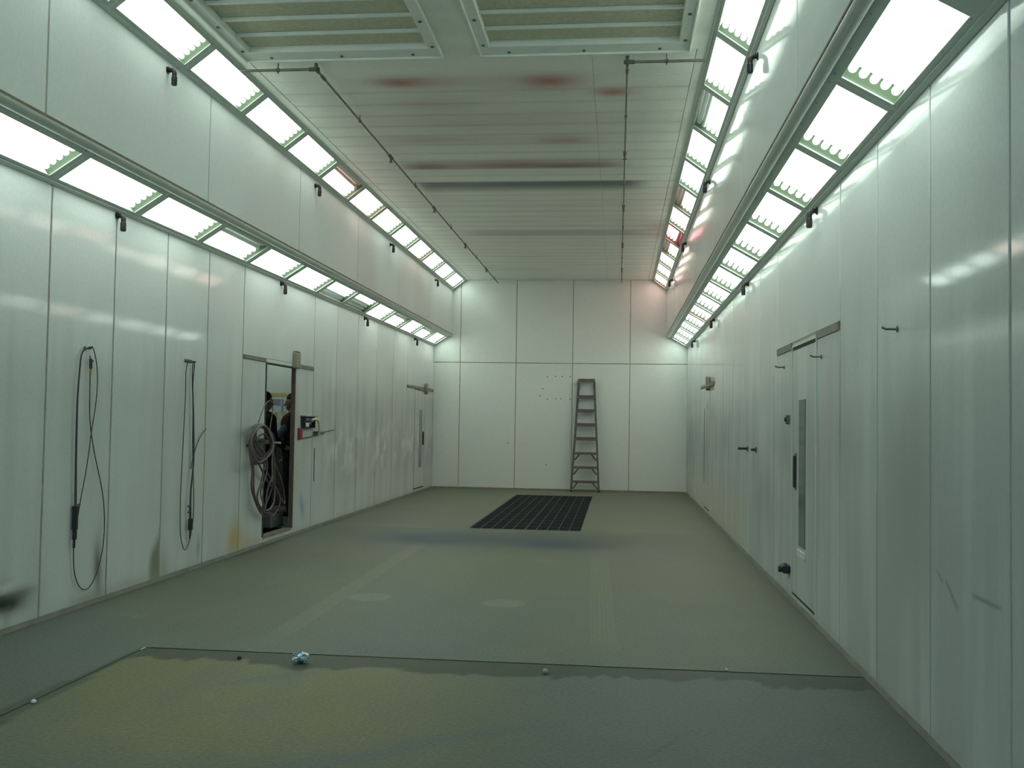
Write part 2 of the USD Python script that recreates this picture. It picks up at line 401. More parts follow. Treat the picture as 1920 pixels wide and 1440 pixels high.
def floor_paint(P):
    x, y = P[:, 0], P[:, 1]
    q = np.stack([x, y, np.zeros_like(x)], 1)
    a = fbm(q * [.8, .5, 1], 4, 51); b = fbm(q * [2.5, .7, 1], 4, 53); fine = fbm(q * [6, 4, 1], 4, 55)
    R = q.copy(); R[:, 0], R[:, 1] = .8 * x + .6 * y, -.6 * x + .8 * y
    diag = fbm(R * [.6, 3.2, 1], 4, 57); ylw = .5 * fbm(q * [2.2, .55, 1], 4, 58) + .5 * fbm(q * [.9, .9, 1], 3, 59)
    c = np.array([.205, .215, .165]) * (1 + .22 * (a - .5) + .18 * (b - .5) + .12 * (fine - .5))[:, None]
    c = lerp(c, (.19, .215, .20), .55 * sm(a, .45, .7))
    c = lerp(c, (.235, .235, .155), .45 * sm(fbm(q * [.5, .7, 1], 3, 61), .42, .7))
    near = (y < 5.97) & (x > -2.92)
    c = lerp(c, (.29, .268, .12), near * .68 * sm(ylw, .40, .62) * (1 - sm(x, -1.6, .1)) * sm(y, 3.4, 4.6))
    c = lerp(c, (.165, .205, .205), near * .7 * sm(x, -1.5, .2) * (.5 + .5 * a))
    c = lerp(c, (.15, .185, .20), near * .45 * sm(diag, .55, .72))
    c = lerp(c, (.175, .20, .185), .4 * (~near) * (1 - sm(y, 5, 8)) * (.5 + b))
    c = lerp(c, (.225, .225, .16), .35 * sm(y, 9, 14))
    # wheel tracks
    for x0, x1, ya, yb in ((-2.315, -2.15, 6.0, 12.6), (-.29, -.11, 6.2, 11.2)):
        s = (y - 6) * (-.010 if x0 < -1 else -.025) + (.0 if x0 < -1 else .14)
        m = sm(x - s, x0 - .012, x0 + .012) * (1 - sm(x - s, x1 - .012, x1 + .012)) * sm(y, ya, ya + .8) * (1 - sm(y, yb - .8, yb))
        c = lerp(c, (.30, .305, .235), (.50 if x0 < -1 else .36) * m * (.75 + .35 * np.sin((x - s) * 190)))
    # two clean round marks
    for px, py in ((-2.0, 7.98), (-.885, 7.91)):
        d = np.hypot(x - px, y - py); c = lerp(c, (.31, .32, .25), .62 * (1 - sm(d, .165, .19)))
    # blue overspray in front of the grating
    c = lerp(c, (.04, .07, .125), .85 * blob(x, y, -2.25, 12.05, .50, .50) + .62 * blob(x, y, -.68, 11.8, .50, .45) + .85 * blob(x, y, -1.4, 12.3, 1.5, .8))
    c = lerp(c, (.29, .29, .20), .5 * blob(x, y, -1.45, 13.0, .22, .10))
    c = lerp(c, (.29, .29, .22), .45 * blob(x, y, -3.1, 13.4, .5, .25) + .4 * blob(x, y, .3, 13.6, .8, .22) + .35 * blob(x, y, -.75, 10.4, .10, .10))
    c = lerp(c, (.17, .185, .15), .45 * blob(x, y, -1.3, 12.6, 2.6, .9))
    # ragged dark dirt on the near side of the step and along its left side
    n1 = lambda k, sd: noise(np.stack([x * k, x * 0, x * 0], 1), sd)
    w = .09 + .16 * n1(1.7, 71) + .13 * n1(5.5, 73) + .12 * n1(15, 75) - .05 * sm(x, .2, 1.2)
    m = (y < 5.985) * (1 - sm(5.97 - y, w * .9, w)) * sm(x, -2.93, -2.9)
    c = lerp(c, (.085, .098, .07), .9 * m)
    w = .022 + .065 * sm(5.75 - y, 0, 1.3) * (.5 + noise(np.stack([y * 4, y * 0, y * 0], 1), 77))
    m = (np.abs(x + 2.925) < w) * (y < 5.97)
    c = lerp(c, (.10, .115, .095), .78 * m)
    # pale scuffs
    for (px, py, sx, sy, k) in ((-2.1, 5.0, .05, .10, .7), (-1.05, 4.55, .07, .06, .6), (-2.9, 7.1, .05, .08, .5), (-1.1, 3.95, .12, .05, .4), (-3.5, 6.9, .25, .08, .35), (-1.6, 4.2, .06, .05, .4)):
        c = lerp(c, (.38, .375, .29), .8 * k * blob(x + .3 * (y - py), y, px, py, sx * .7, sy * .7) * sm(fine, .4, .6))
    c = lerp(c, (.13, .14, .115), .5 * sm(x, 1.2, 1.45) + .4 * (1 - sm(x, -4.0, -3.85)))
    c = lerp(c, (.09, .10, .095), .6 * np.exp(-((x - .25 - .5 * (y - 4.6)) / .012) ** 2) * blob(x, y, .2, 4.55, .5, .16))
    return c


# ------------------------------------------------------------------ the shell
FL = structure('floor', 'bare grey-green concrete floor with tracks, round marks and blue overspray')
gx = np.unique(np.r_[np.arange(-4.0, 1.449, .032), np.arange(-2.42, -2.05, .011), np.arange(-.34, .12, .011), -2.931, -2.919, -2.0, -.48, 1.449])
gy = np.unique(np.r_[np.arange(-3.0, 2.6, .25), np.arange(2.6, 9, .035), np.arange(9, 21.2, .06), 5.968, 5.984, 13.34, 19.66, 21.2])
for nm, k in (('concrete_slab', lambda a, b: ((b > 5.984) | (a < -2.931)) & ~((a > -2.0) & (a < -.48) & (b > 13.34) & (b < 19.66))),
              ('concrete_slab', lambda a, b: (b < 5.968) & (a > -2.919))):
    m = slab((1, 0, 0), (0, 1, 0), (0, 0, 1), (0, 0, 0), -4, 1.449, -3, D, 1, us=gx, vs=gy, keep=k)
    m.remove_unreferenced_vertices()
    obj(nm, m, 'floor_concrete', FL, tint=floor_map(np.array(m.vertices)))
obj('joint', box(-2.935, 1.449, 5.93, 6.03, -.05, -.0035), 'floor_dirt', FL)
obj('joint', box(-2.96, -2.88, -3, 5.93, -.05, -.0035), 'floor_dirt', FL)
obj('pit_lining', cat(box(-2.06, -.42, 13.28, 19.72, -.60, -.55), box(-2.06, -2.0, 13.28, 19.72, -.55, -.001), box(-.48, -.42, 13.28, 19.72, -.55, -.001),
                      box(-2.0, -.48, 13.28, 13.34, -.55, -.001), box(-2.0, -.48, 19.66, 19.72, -.55, -.001)), 'pit', FL)

SEAMS = {'left': [-3, -.9, .05, 1.0, 1.93, 2.86, 3.79, 4.72, 5.64, 6.56, 7.47, 8.38, 9.28, 10.2],
         'right': [-3, -1.85, -.9, .05, 1.0, 1.95, 2.9, 3.85, 4.80, 5.75, 6.69]}
AFTER = {'left': [12.69, 13.75, 14.9, 16.1, 17.3, 18.49], 'right': [9.26, 10.4, 11.6, 12.8, 14.0, 15.16]}
G = .0125
WL = {}
for side in ('left', 'right'):
    s, xw, xi = S[side], XW[side], XI[side]
    W = WL[side] = structure('wall_' + side, f'{side} lower wall of white metal panels with grey seam strips')

    def panel(y0, y1, z0, z1, up=False, parent=W, x=None):
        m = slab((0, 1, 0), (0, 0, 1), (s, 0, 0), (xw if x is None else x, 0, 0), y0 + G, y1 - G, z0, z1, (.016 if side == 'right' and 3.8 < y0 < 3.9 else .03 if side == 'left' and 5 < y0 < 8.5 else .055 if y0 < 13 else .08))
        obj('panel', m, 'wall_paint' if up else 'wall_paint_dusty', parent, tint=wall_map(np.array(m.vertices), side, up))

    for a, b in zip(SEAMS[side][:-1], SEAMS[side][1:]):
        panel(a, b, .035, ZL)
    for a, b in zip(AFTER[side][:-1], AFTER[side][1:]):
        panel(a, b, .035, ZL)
    xb0, xb1 = sorted((xw - s * .006, xw - s * .05))
    if side == 'left':
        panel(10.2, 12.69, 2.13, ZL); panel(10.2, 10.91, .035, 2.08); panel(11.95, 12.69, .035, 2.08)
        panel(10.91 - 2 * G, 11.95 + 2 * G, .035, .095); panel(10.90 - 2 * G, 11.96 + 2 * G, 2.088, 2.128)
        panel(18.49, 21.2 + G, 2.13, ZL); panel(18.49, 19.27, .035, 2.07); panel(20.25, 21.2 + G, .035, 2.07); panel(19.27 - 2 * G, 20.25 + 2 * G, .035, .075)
        back = [box(xb0, xb1, Y0, 10.905, 0, ZL), box(xb0, xb1, 10.905, 11.945, 2.085, ZL), box(xb0, xb1, 10.905, 11.945, 0, .095), box(xb0, xb1, 11.945, D, 0, ZL)]
    else:
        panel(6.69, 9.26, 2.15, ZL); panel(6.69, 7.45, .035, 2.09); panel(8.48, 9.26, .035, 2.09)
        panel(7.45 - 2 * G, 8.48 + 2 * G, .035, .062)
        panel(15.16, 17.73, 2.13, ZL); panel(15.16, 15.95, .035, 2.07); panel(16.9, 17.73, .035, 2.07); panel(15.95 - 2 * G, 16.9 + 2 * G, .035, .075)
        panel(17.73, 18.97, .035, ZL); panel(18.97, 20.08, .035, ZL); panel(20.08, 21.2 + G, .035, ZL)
        back = [box(xb0, xb1, Y0, D, 0, ZL)]
    obj('seam_backing', cat(*back), 'seam_metal_worn' if side == 'left' else 'seam_metal', W)
    U = structure(f'wall_{side}_upper', f'{side} upper wall of white panels between the two rows of light boxes')
    us = [-3, -1.7, .8, 3.31, 5.82, 8.31, 10.8, 13.33, 15.9, 18.5, 21.2 + G]
    for a, b in zip(us[:-1], us[1:]):
        panel(a, b, ZP + .012, ZU - .004, True, U, xi)
    a, b = sorted((xi - s * .006, xi - s * .06))
    obj('seam_backing', box(a, b, Y0, D, ZP, ZU), 'seam_metal', U)
    bb = structure('baseboard_' + side, f'grey metal base angle along the {side} wall')
    obj('base_angle', sweep_y([(xw, 0), (xw + s * .014, 0), (xw + s * .014, .004), (xw + s * .005, .028), (xw, .028)][::s], Y0, D - .012), 'base_metal', bb)

WB = structure('wall_back', 'white back wall of tall panels with tan seam strips and a cross seam')
xs = [-4.0, -3.42, -2.20, -.98, .24, 1.449]
for i in range(5):
    for z0, z1 in ((.03, 2.72), (2.72, ZC)):
        a, b = xs[i] + (G * .8 if i else 0), xs[i + 1] - (G * .8 if i < 4 else 0)
        m = slab((1, 0, 0), (0, 0, 1), (0, -1, 0), (0, D, 0), a, b, z0 + (.011 if z0 > 1 else 0), z1 - (.011 if z0 < 1 else 0), .12)
        P = np.array(m.vertices); q = np.stack([P[:, 0], P[:, 2], P[:, 0] * 0], 1)
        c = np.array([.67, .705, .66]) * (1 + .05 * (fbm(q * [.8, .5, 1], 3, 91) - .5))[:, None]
        c = lerp(c, (.58, .60, .55), .45 * (1 - sm(P[:, 2], .0, 2.0)))  # lower part darkened in the tint to imitate the light falling off
        obj('panel', m, 'wall_paint_dusty', WB, tint=c)
plain('seam_tan', (.40, .36, .28), .6, 0, .25, 5)
obj('seam_backing', box(-4.1, 1.549, D + .006, D + .1, 0, ZC), 'seam_tan', WB)
bk = structure('baseboard_back', 'thin dark base strip along the back wall')
obj('base_angle', box(-3.97, 1.42, D - .012, D, 0, .03), 'rust_edge', bk)
hole = [(-1.52, 2.43), (-1.34, 2.44), (-1.20, 2.44), (-1.03, 2.44), (-1.61, 2.17), (-1.67, 2.02), (-1.51, 1.95), (-1.33, 1.96), (-1.22, 1.96), (-1.02, 1.96), (-1.52, .55), (-2.35, 1.0)]
for x, z in hole:
    obj('screw_hole', box(x - .012, x + .012, D - .006, D + .001, z - .012, z + .012, .004), 'rust_edge', WB)

# ceiling
CE = structure('ceiling', 'white plank ceiling stained with red and blue-black overspray')
x0, x1 = XC['left'], XC['right']


def cplate(a, b, c, d, nm='plank', res=.09):
    m = slab((1, 0, 0), (0, 1, 0), (0, 0, -1), (0, 0, ZC), a, b, c, d, res, ch=.003)
    obj(nm, m, 'ceiling_paint', CE, tint=ceil_map(np.array(m.vertices)))


PL = [8.645 + .3515 * k for k in range(36)] + [D]
for a, b in zip(PL[:-1], PL[1:]):
    cplate(-3.20, -.2515, a + .003, b - .003, res=.055); cplate(-.2485, .605, a + .003, b - .003, res=.055)
cplate(-3.20, -.2515, 8.085, 8.642); cplate(-.2485, .605, 8.085, 8.642)
cplate(x0, -3.206, 8.085, D, 'border_plate', .12); cplate(.611, x1, 8.085, D, 'border_plate', .12)
cplate(x0, -3.21, 5.5, 8.085, 'border_plate'); cplate(-1.49, -1.18, 5.5, 8.085, 'centre_plate'); cplate(.555, x1, 5.5, 8.085, 'border_plate')
cplate(x0, x1, 2.5, 5.5, 'border_plate', .3); cplate(x0, x1, -3, 2.5, 'border_plate', .3)
obj('backing', cat(box(x0 - .05, x1 + .05, 8.085, D + .05, ZC + .006, ZC + .06), box(x0 - .05, x1 + .05, Y0, 5.5, ZC + .006, ZC + .06), box(x0 - .05, x1 + .05, 5.5, 8.085, ZC + .17, ZC + .2),
                   box(x0 - .05, x0, 5.5, 8.085, ZC, ZC + .18), box(x1, x1 + .05, 5.5, 8.085, ZC, ZC + .18), box(x0, x1, 8.085, 8.1, ZC + .012, ZC + .18), box(x0, x1, 5.49, 5.5, ZC + .012, ZC + .18)), 'seam_metal', CE)

for a, b, lab in ((-3.21, -1.49, 'left'), (-1.18, .555, 'right')):
    F = thing('ceiling_filter', f'{lab} of the two recessed ceiling intake filters with white screwed frame and cross bars', 'air filter', group=None)
    w = .10; z = ZC
    obj('frame', cat(box(a, b, 7.90, 8.085, z - .014, z + .042, .004), box(a, b, 5.5, 5.62, z - .014, z + .042, .004),
                     box(a, a + w, 5.62, 7.90, z - .014, z + .042, .004), box(b - w, b, 5.62, 7.90, z - .014, z + .042, .004)), 'filter_frame', F)
    obj('frame_lip', cat(box(a + .004, b - .004, 8.069, 8.085, z - .032, z - .014, .003), box(a, a + .014, 5.5, 8.085, z - .032, z - .014, .003), box(b - .014, b, 5.5, 8.085, z - .032, z - .014, .003)), 'filter_frame', F)
    for k in range(7):
        y = 7.60 - .308 * k
        if y > 5.7:
            obj('crossbar', sweep_y([(-.012, 0), (.012, 0), (.012, .005), (.003, .008), (.003, .030), (-.003, .030), (-.003, .008), (-.012, .005)], a + w, b - w).apply_transform(
                np.array([[0, 1, 0, 0], [1, 0, 0, y], [0, 0, 1, z + .006], [0, 0, 0, 1.0]])), 'filter_frame', F)
        c, d = max(y + .008, 5.62), min(y + .30, 7.895)
        obj('filter_pad', box(a + w, b - w, c, d, z + .036, z + .07), 'filter_media', F)
    for sx in np.linspace(a + .25, b - .25, 3):
        obj('screw', rod((sx, 8.02, z - .014), (sx, 8.02, z - .021), .014, 8), 'screw', F)
    for sy in (7.86, 7.35, 6.85, 6.35):
        for sx in (a + .055, b - .055):
            obj('screw', rod((sx, sy, z - .014), (sx, sy, z - .021), .014, 8), 'screw', F)

# sloped light strips: edge trims, blank plates
E2 = {}; trim_n = 0
ORD = ('far', 'second', 'third', 'fourth', 'fifth', 'sixth', 'seventh', 'eighth', 'ninth', 'tenth', 'eleventh', 'twelfth', 'thirteenth', 'fourteenth')
for side in ('left', 'right'):
    s = S[side]
    for lvl, (A, B) in (('lower', ((XW[side], ZL), (XI[side], ZP))), ('upper', ((XI[side], ZU), (XC[side], ZC)))):
        A, B = np.array(A), np.array(B); w = np.linalg.norm(B - A); t = (B - A) / w
        n = np.array([t[1], -t[0]]) if s > 0 else np.array([-t[1], t[0]])
        if n[1] > 0:
            n = -n
        E2[side, lvl] = (A, t, n, w)
        q = lambda a, h: tuple(A + t * a + n * h)
        trim_n += 1; tr = structure(f'trim_{trim_n}', f'painted metal edge trims of the {lvl} {side} light row')
        pts = [q(-.004, .0), q(.0, .012), q(.030, .012), q(.036, -.006), q(.0, -.03)]
        obj('lower_angle', sweep_y(pts if s > 0 else pts[::-1], Y0, D - .001), 'frame_paint', tr)
        if lvl == 'lower':
            a0 = .845 * w; arc = [q(a0, -.01), q(a0, .012)] + [q(a0 + (w - a0) * (.5 - .5 * math.cos(u)), .012 + .022 * math.sin(u)) for u in np.linspace(.25, math.pi - .5, 9)] + [q(w + .002, .004), q(w, -.03), q(a0, -.03)]
            obj('rounded_bead', sweep_y(arc if s > 0 else arc[::-1], Y0, D - .001), 'bead_paint', tr)
            x = XI[side]; r = [(x - s * .01, ZP - .004), (x + s * .007, ZP - .002), (x + s * .007, ZP + .012), (x - s * .01, ZP + .012)]
            obj('rusty_edge', sweep_y(r if s > 0 else r[::-1], Y0, D - .001), 'rust_edge', tr)
        else:
            pts = [q(w * .955, -.02), q(w * .955, .010), q(w + .03, .010), q(w + .03, -.02)]
            obj('upper_angle', sweep_y(pts if s > 0 else pts[::-1], Y0, D - .001), 'frame_paint', tr)
        pts = [q(.032, .006), q((.845 if lvl == 'lower' else .955) * w, .006), q((.845 if lvl == 'lower' else .955) * w, -.006), q(.032, -.006)]
        obj('blank_plate', sweep_y(pts if s > 0 else pts[::-1], Y0, YF - 14 * PITCH), 'frame_paint', tr)
        obj('end_plate', sweep_y(pts if s > 0 else pts[::-1], YF, D), 'frame_paint', tr)


# ------------------------------------------------------------------ fluorescent light boxes
HL, FH = .555, PITCH / 2 - .003


def ring(x0, x1, y0, y1, a0, a1, b0, b1, z0, z1):
    return cat(box(x0, x1, y0, b0, z0, z1, .002), box(x0, x1, b1, y1, z0, z1, .002), box(x0, a0, b0, b1, z0, z1, .002), box(a1, x1, b0, b1, z0, z1, .002))


def light_parts(t, w, lvl, lit, pane):
    y0, y1 = .036, (.845 if lvl == 'lower' else .955) * w
    p0, p1 = ((.13 * w, .725 * w) if lvl == 'lower' else (.165 * w, .885 * w))
    obj('frame', ring(-FH, FH, y0, y1, -HL, HL, p0, p1, -.004, .004), 'frame_paint', t)
    dz = -.095; e = .012
    obj('housing', cat(box(-HL - e, HL + e, p0 - e, p1 + e, dz - .004, dz), box(-HL - e - .003, -HL - e, p0 - e, p1 + e, dz, -.004), box(HL + e, HL + e + .003, p0 - e, p1 + e, dz, -.004),
                       box(-HL - e, HL + e, p0 - e - .003, p0 - e, dz, -.004), box(-HL - e, HL + e, p1 + e, p1 + e + .003, dz, -.004)), 'reflector', t)
    n = len(lit); c = np.linspace(p0 + .026, p1 - .026, n)
    for k in range(n):
        obj('tube', rod((-.528, c[k], -.054), (.528, c[k], -.054), .0235, 12), 'tube_light' if lit[k] else 'tube_dead', t, smooth=40)
    for sx in (-1, 1):
        obj('end_plate', box(*sorted((sx * (HL + .010), sx * (HL + .012))), p0 - .011, p1 + .011, dz + .001, -.009), 'end_plate', t)
    obj('pane', box(-HL - .010, HL + .010, p0 - .010, p1 + .010, -.0085, -.0045), 'pane_' + pane, t)
    for sx in (-.55, -.2, .2, .55):
        for sy in (y0 + .02, y1 - .02):
            obj('screw', rod((sx, sy, .004), (sx, sy, .007), .006, 6), 'painted_screw', t)


ODD = {('left', 'lower'): {9: ('11100', 'clear'), 6: ('00111', 'clear'), 5: ('00011', 'clear'), 3: ('11100', 'clear'), 1: ('11100', 'clear')},
       ('left', 'upper'): {7: ('11100', 'blush'), 6: ('11111', 'blush'), 3: ('11111', 'blush')},
       ('right', 'lower'): {4: ('11111', 'blush')},
       ('right', 'upper'): {9: ('11100', 'clear'), 6: ('11100', 'blush'), 5: ('11111', 'blush'), 4: ('00111', 'red'), 3: ('11100', 'blush'), 2: ('11111', 'blush'), 1: ('11111', 'blush'), 0: ('11111', 'pink')}}
STATE = {'11100': ' with upper tubes dead', '00111': ' with lower tubes dead', '00011': ' with lower tubes dead', '11111': ''}
TINT = {'clear': 'white', 'blush': 'pinkish', 'pink': 'pink', 'red': 'red stained'}
made = {}
for (side, lvl), (A, t, n, w) in E2.items():
    s = S[side]
    for i in range(14):
        if side == 'left' and lvl == 'lower' and i > 13:
            continue
        lit, pane = ODD[side, lvl].get(i, ('11111', 'clear'))
        yc = YF - PITCH * (i + .5)
        M = frame((0, s, 0), (t[0], 0, t[1]), (n[0], 0, n[1]), (A[0], yc, A[1]))
        where = 'nearest the back wall' if i == 0 else f'{ORD[i]} from the back wall'
        lab = f'{TINT[pane]} light box{STATE[lit]}, {lvl} {side} row, {where}'
        g = f'fluorescent light boxes of the {lvl} {side} row'
        T0 = thing('light_box', lab, 'light', M, g)
        key = (lvl, round(w, 4), lit, pane)
        if key in made:
            T0.GetReferences().AddInternalReference(made[key]); T0.SetInstanceable(True)
        else:
            made[key] = T0.GetPath(); light_parts(T0, w, lvl, [c == '1' for c in lit], pane)


# ------------------------------------------------------------------ doors
def header(parent, side, y0, y1, z0, z1, d=.035):
    xw, s = XW[side], S[side]
    pts = [(xw - s * .005, z0), (xw + s * .010, z0), (xw + s * .012, z1 - .004), (xw - s * .005, z1)]
    obj('header_angle', sweep_y(pts[::s], y0, y1), 'header_strip', parent)


d1 = structure('door_1', 'doorway in the left wall with its door swung out into the next room')
header(d1, 'left', 10.225, 10.89, 2.088, 2.13); header(d1, 'left', 11.97, 12.67, 2.083, 2.122)
obj('jamb', cat(box(-4.035, -3.990, 11.912, 11.945, .095, 2.085, .004)), 'wood_edge', d1)
obj('jamb', cat(box(-4.05, -3.994, 10.905, 10.93, .095, 2.085, .004)), 'dark_joint', d1)
obj('head_jamb', box(-4.05, -3.995, 10.93, 11.912, 2.07, 2.087, .003), 'dark_joint', d1)
obj('threshold', box(-4.35, -3.998, 10.93, 11.91, .07, .1), 'header_strip', d1)
obj('door_leaf', box(-5.02, -4.12, 10.875, 10.925, .11, 2.05, .004), 'offwhite', d1)
d2 = structure('door_2', 'closed white door in the right wall with a tall narrow window')
header(d2, 'right', 6.71, 7.44, 2.09, 2.15); header(d2, 'right', 8.50, 9.24, 2.09, 2.15)
m = slab((0, 1, 0), (0, 0, 1), (-1, 0, 0), (1.449 - .003, 0, 0), 7.475, 8.445, .085, 2.075, .06, th=.006)
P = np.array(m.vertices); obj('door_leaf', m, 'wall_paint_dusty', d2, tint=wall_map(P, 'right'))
obj('door_gap', box(1.4525, 1.4545, 7.455, 8.475, .06, 2.10), 'dark_joint', d2)
obj('door_frame', cat(box(1.442, 1.454, 7.445, 7.470, .06, 2.115, .003), box(1.442, 1.454, 8.455, 8.482, .06, 2.115, .003), box(1.442, 1.454, 7.47, 8.455, 2.100, 2.125, .003)), 'frame_paint', d2)
obj('window', box(1.438, 1.447, 7.86, 8.11, .50, 1.66, .003), 'window_slate', d2)
obj('window_sill', box(1.428, 1.446, 7.84, 8.13, .42, .475, .008), 'offwhite', d2)
obj('door_handle', cat(box(1.425, 1.447, 8.255, 8.30, .95, 1.21, .006)), 'black_plastic', d2)
obj('handle_plate', box(1.440, 1.447, 8.24, 8.315, .93, 1.23, .003), 'latch_metal', d2)
d3 = structure('door_3', 'closed white door at the far end of the left wall')
header(d3, 'left', 18.51, 19.25, 2.08, 2.115); header(d3, 'left', 20.26, 21.15, 2.078, 2.10)
m = slab((0, 1, 0), (0, 0, 1), (1, 0, 0), (-3.997, 0, 0), 19.29, 20.23, .10, 2.06, .1, th=.006)
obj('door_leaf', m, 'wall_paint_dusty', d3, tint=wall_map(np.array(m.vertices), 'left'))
obj('door_gap', box(-4.0055, -4.0035, 19.27, 20.25, .07, 2.08), 'dark_joint', d3)
obj('head_gap', box(-4.004, -3.993, 19.27, 20.25, 2.062, 2.078), 'dark_joint', d3)
obj('window', box(-3.9985, -3.990, 19.73, 19.97, .50, 1.66, .003), 'window_slate', d3)
obj('door_handle', box(-3.9985, -3.972, 20.06, 20.13, .95, 1.22, .006), 'black_plastic', d3)
d4 = structure('door_4', 'closed white door far along the right wall')
header(d4, 'right', 15.18, 15.93, 2.07, 2.115); header(d4, 'right', 16.92, 17.70, 2.075, 2.10)
m = slab((0, 1, 0), (0, 0, 1), (-1, 0, 0), (1.449 - .003, 0, 0), 15.97, 16.88, .10, 2.06, .1, th=.006)
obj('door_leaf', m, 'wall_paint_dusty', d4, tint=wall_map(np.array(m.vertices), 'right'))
obj('door_gap', box(1.4525, 1.4545, 15.95, 16.9, .07, 2.08), 'dark_joint', d4)
obj('edge_strip', box(1.440, 1.447, 16.84, 16.87, .5, 1.72, .002), 'rust_edge', d4)

for side, y, z, lab in (('left', 11.89, 2.065, 'tan metal door guide block standing on the header beside the open doorway'),
                        ('left', 20.25, 2.02, 'grey door closer block above the closed door at the left end of the back corner'),
                        ('right', 15.98, 2.02, 'grey door closer block high on the far right wall')):
    xw, s = XW[side], S[side]
    c = thing('door_closer', lab, 'door closer')
    a, b = sorted((xw - s * .002, xw + s * .065))
    obj('body', box(a, b, y - .065, y + .065, z, z + .20, .012), 'closer_tan', c)
    if y > 12:
        obj('arm', cat(bar((xw + s * .05, y, z + .05), (xw + s * .035, y + .62, z + .085), .02, .03), bar((xw + s * .05, y, z + .05), (xw + s * .02, y - .66, z + .055), .02, .03)), 'closer_tan', c)
        obj('end_cap', rod((xw + s * .035, y, z + .012), (xw + s * .035, y, z - .025), .03, 12), 'latch_metal', c)
    else:
        obj('end_cap', box(a + .005, b - .005, y - .05, y + .05, z + .20, z + .215, .004), 'latch_metal', c)

# ------------------------------------------------------------------ wall nozzles: elbows under the light rows
proto = None
for side in ('left', 'right'):
    for lvl in ('lower', 'upper'):
        for i, y in enumerate((19.10, 15.22, 11.33, 7.46)):
            s = S[side]; x = (XW if lvl == 'lower' else XI)[side]; z = 3.035 if lvl == 'lower' else 4.205
            lab = f'dark pipe elbow nozzle on {lvl} {side} wall, ' + ('nearest the back wall' if i == 0 else f'{ORD[i]} from the back wall')
            t = thing('air_nozzle', lab, 'nozzle', frame((1.2 * s, 0, 0), (0, 1.2 * s, 0), (0, 0, 1.2), (x, y, z + .01)), f'elbow nozzles on the {lvl} {side} wall')
            if proto is None:
                proto = t.GetPath()
                obj('flange', rod((-.001, 0, 0), (.008, 0, 0), .024, 14), 'nozzle_black', t)
                arc = [(.0, 0, 0), (.022, 0, 0)] + [(.022 + .026 * math.sin(a), 0, -.026 + .026 * math.cos(a)) for a in np.linspace(.2, math.pi / 2, 7)] + [(.048, 0, -.05)]
                obj('elbow', tube(arc, .0155, 12), 'nozzle_brown', t, smooth=50)
                obj('tip', tube([(.048, 0, -.045), (.048, 0, -.050), (.048, 0, -.098), (.048, 0, -.105)], [.015, .019, .019, .015], 12), 'nozzle_black', t, smooth=40)
            else:
                t.GetReferences().AddInternalReference(proto); t.SetInstanceable(True)

# ------------------------------------------------------------------ sprinkler pipes under the ceiling
for side, xp, xa in (('left', -2.625, XC['left'] + .01), ('right', .045, XC['right'] - .01)):
    z = 4.462; y1 = 8.19
    t = thing('ceiling_pipe', f'thin dark pipe run with tees hung below the {side} half of the ceiling', 'pipe')
    sgn = -1 if side == 'left' else 1
    obj('cross_pipe', rod((xp, y1, z), (xa, y1, z), .0115, 10), 'pipe', t, smooth=50)
    obj('long_pipe', rod((xp, y1, z), (xp, D - .01 if side == 'left' else D - .01, z), .0105, 10), 'pipe', t, smooth=50)
    obj('elbow', cat(rod((xp - sgn * .03, y1, z), (xp + sgn * .06, y1, z), .017, 10), rod((xp, y1 - .03, z), (xp, y1 + .07, z), .017, 10), rod((xp, y1 + .17, z), (xp, y1 + .25, z), .016, 10),
                     rod((xp, y1, z + .05), (xp, y1, z - .012), .016, 8)), 'fitting', t)
    for y in (11.02, 13.72, 16.6, 19.3):
        obj('tee', cat(rod((xp, y - .07, z), (xp, y + .07, z), .020, 10), rod((xp, y, z), (xp, y, z - .055), .014, 8), rod((xp, y, z - .055), (xp, y, z - .062), .024, 8)), 'fitting', t)
    for y in (9.65, 12.42, 15.15, 17.95, 20.6):
        obj('hanger', cat(bar((xp, y, z - .02), (xp, y, ZC), .018, .006), rod((xp, y - .012, z), (xp, y + .012, z), .016, 8)), 'fitting', t)
    xh = (xp + xa) / 2
    obj('hanger', cat(bar((xh, y1, z - .03), (xh, y1, ZC), .018, .006), rod((xh - .012, y1, z), (xh + .012, y1, z), .017, 8)), 'fitting', t)

# ------------------------------------------------------------------ floor grating over the pit
gr = thing('floor_grating', 'dark steel floor grating set in the floor before the back wall', 'grating')
x0, x1, y0, y1 = -2.0, -.48, 13.34, 19.66
for i in range(2):
    for j in range(7):
        a, b = x0 + (x1 - x0) * i / 2 + .004, x0 + (x1 - x0) * (i + 1) / 2 - .004
        c, d = y0 + (y1 - y0) * j / 7 + .004, y0 + (y1 - y0) * (j + 1) / 7 - .004
        ms = [box(u, v, w, h, -.034, -.003) for u, v, w, h in ((a, a + .006, c, d), (b - .006, b, c, d), (a, b, c, c + .006), (a, b, d - .006, d))]
        ms += [box(a, b, y - .002, y + .002, -.034, -.004) for y in np.arange(c + .03, d - .01, .03)]
        g = obj('grate_panel', cat(*ms), 'grate_steel', gr)
        for k in range(5):
            x = a + .006 + (b - a - .012) * (k + .0) / 5 + (.003 if k == 0 else 0)
            obj('bearing_bar', box(x - .0045, x + .0045, c, d, -.006, -.0015), 'grate_worn', g)
        for y in (c, (c + d) / 2):
            obj('cross_bar', box(a, b, y, y + .011, -.006, -.0015), 'grate_worn', g)

# ------------------------------------------------------------------ stepladder leaning on the back wall
ld = thing('stepladder', 'tall folded grey stepladder leaning against the white back wall', 'ladder')
H0 = 2.39


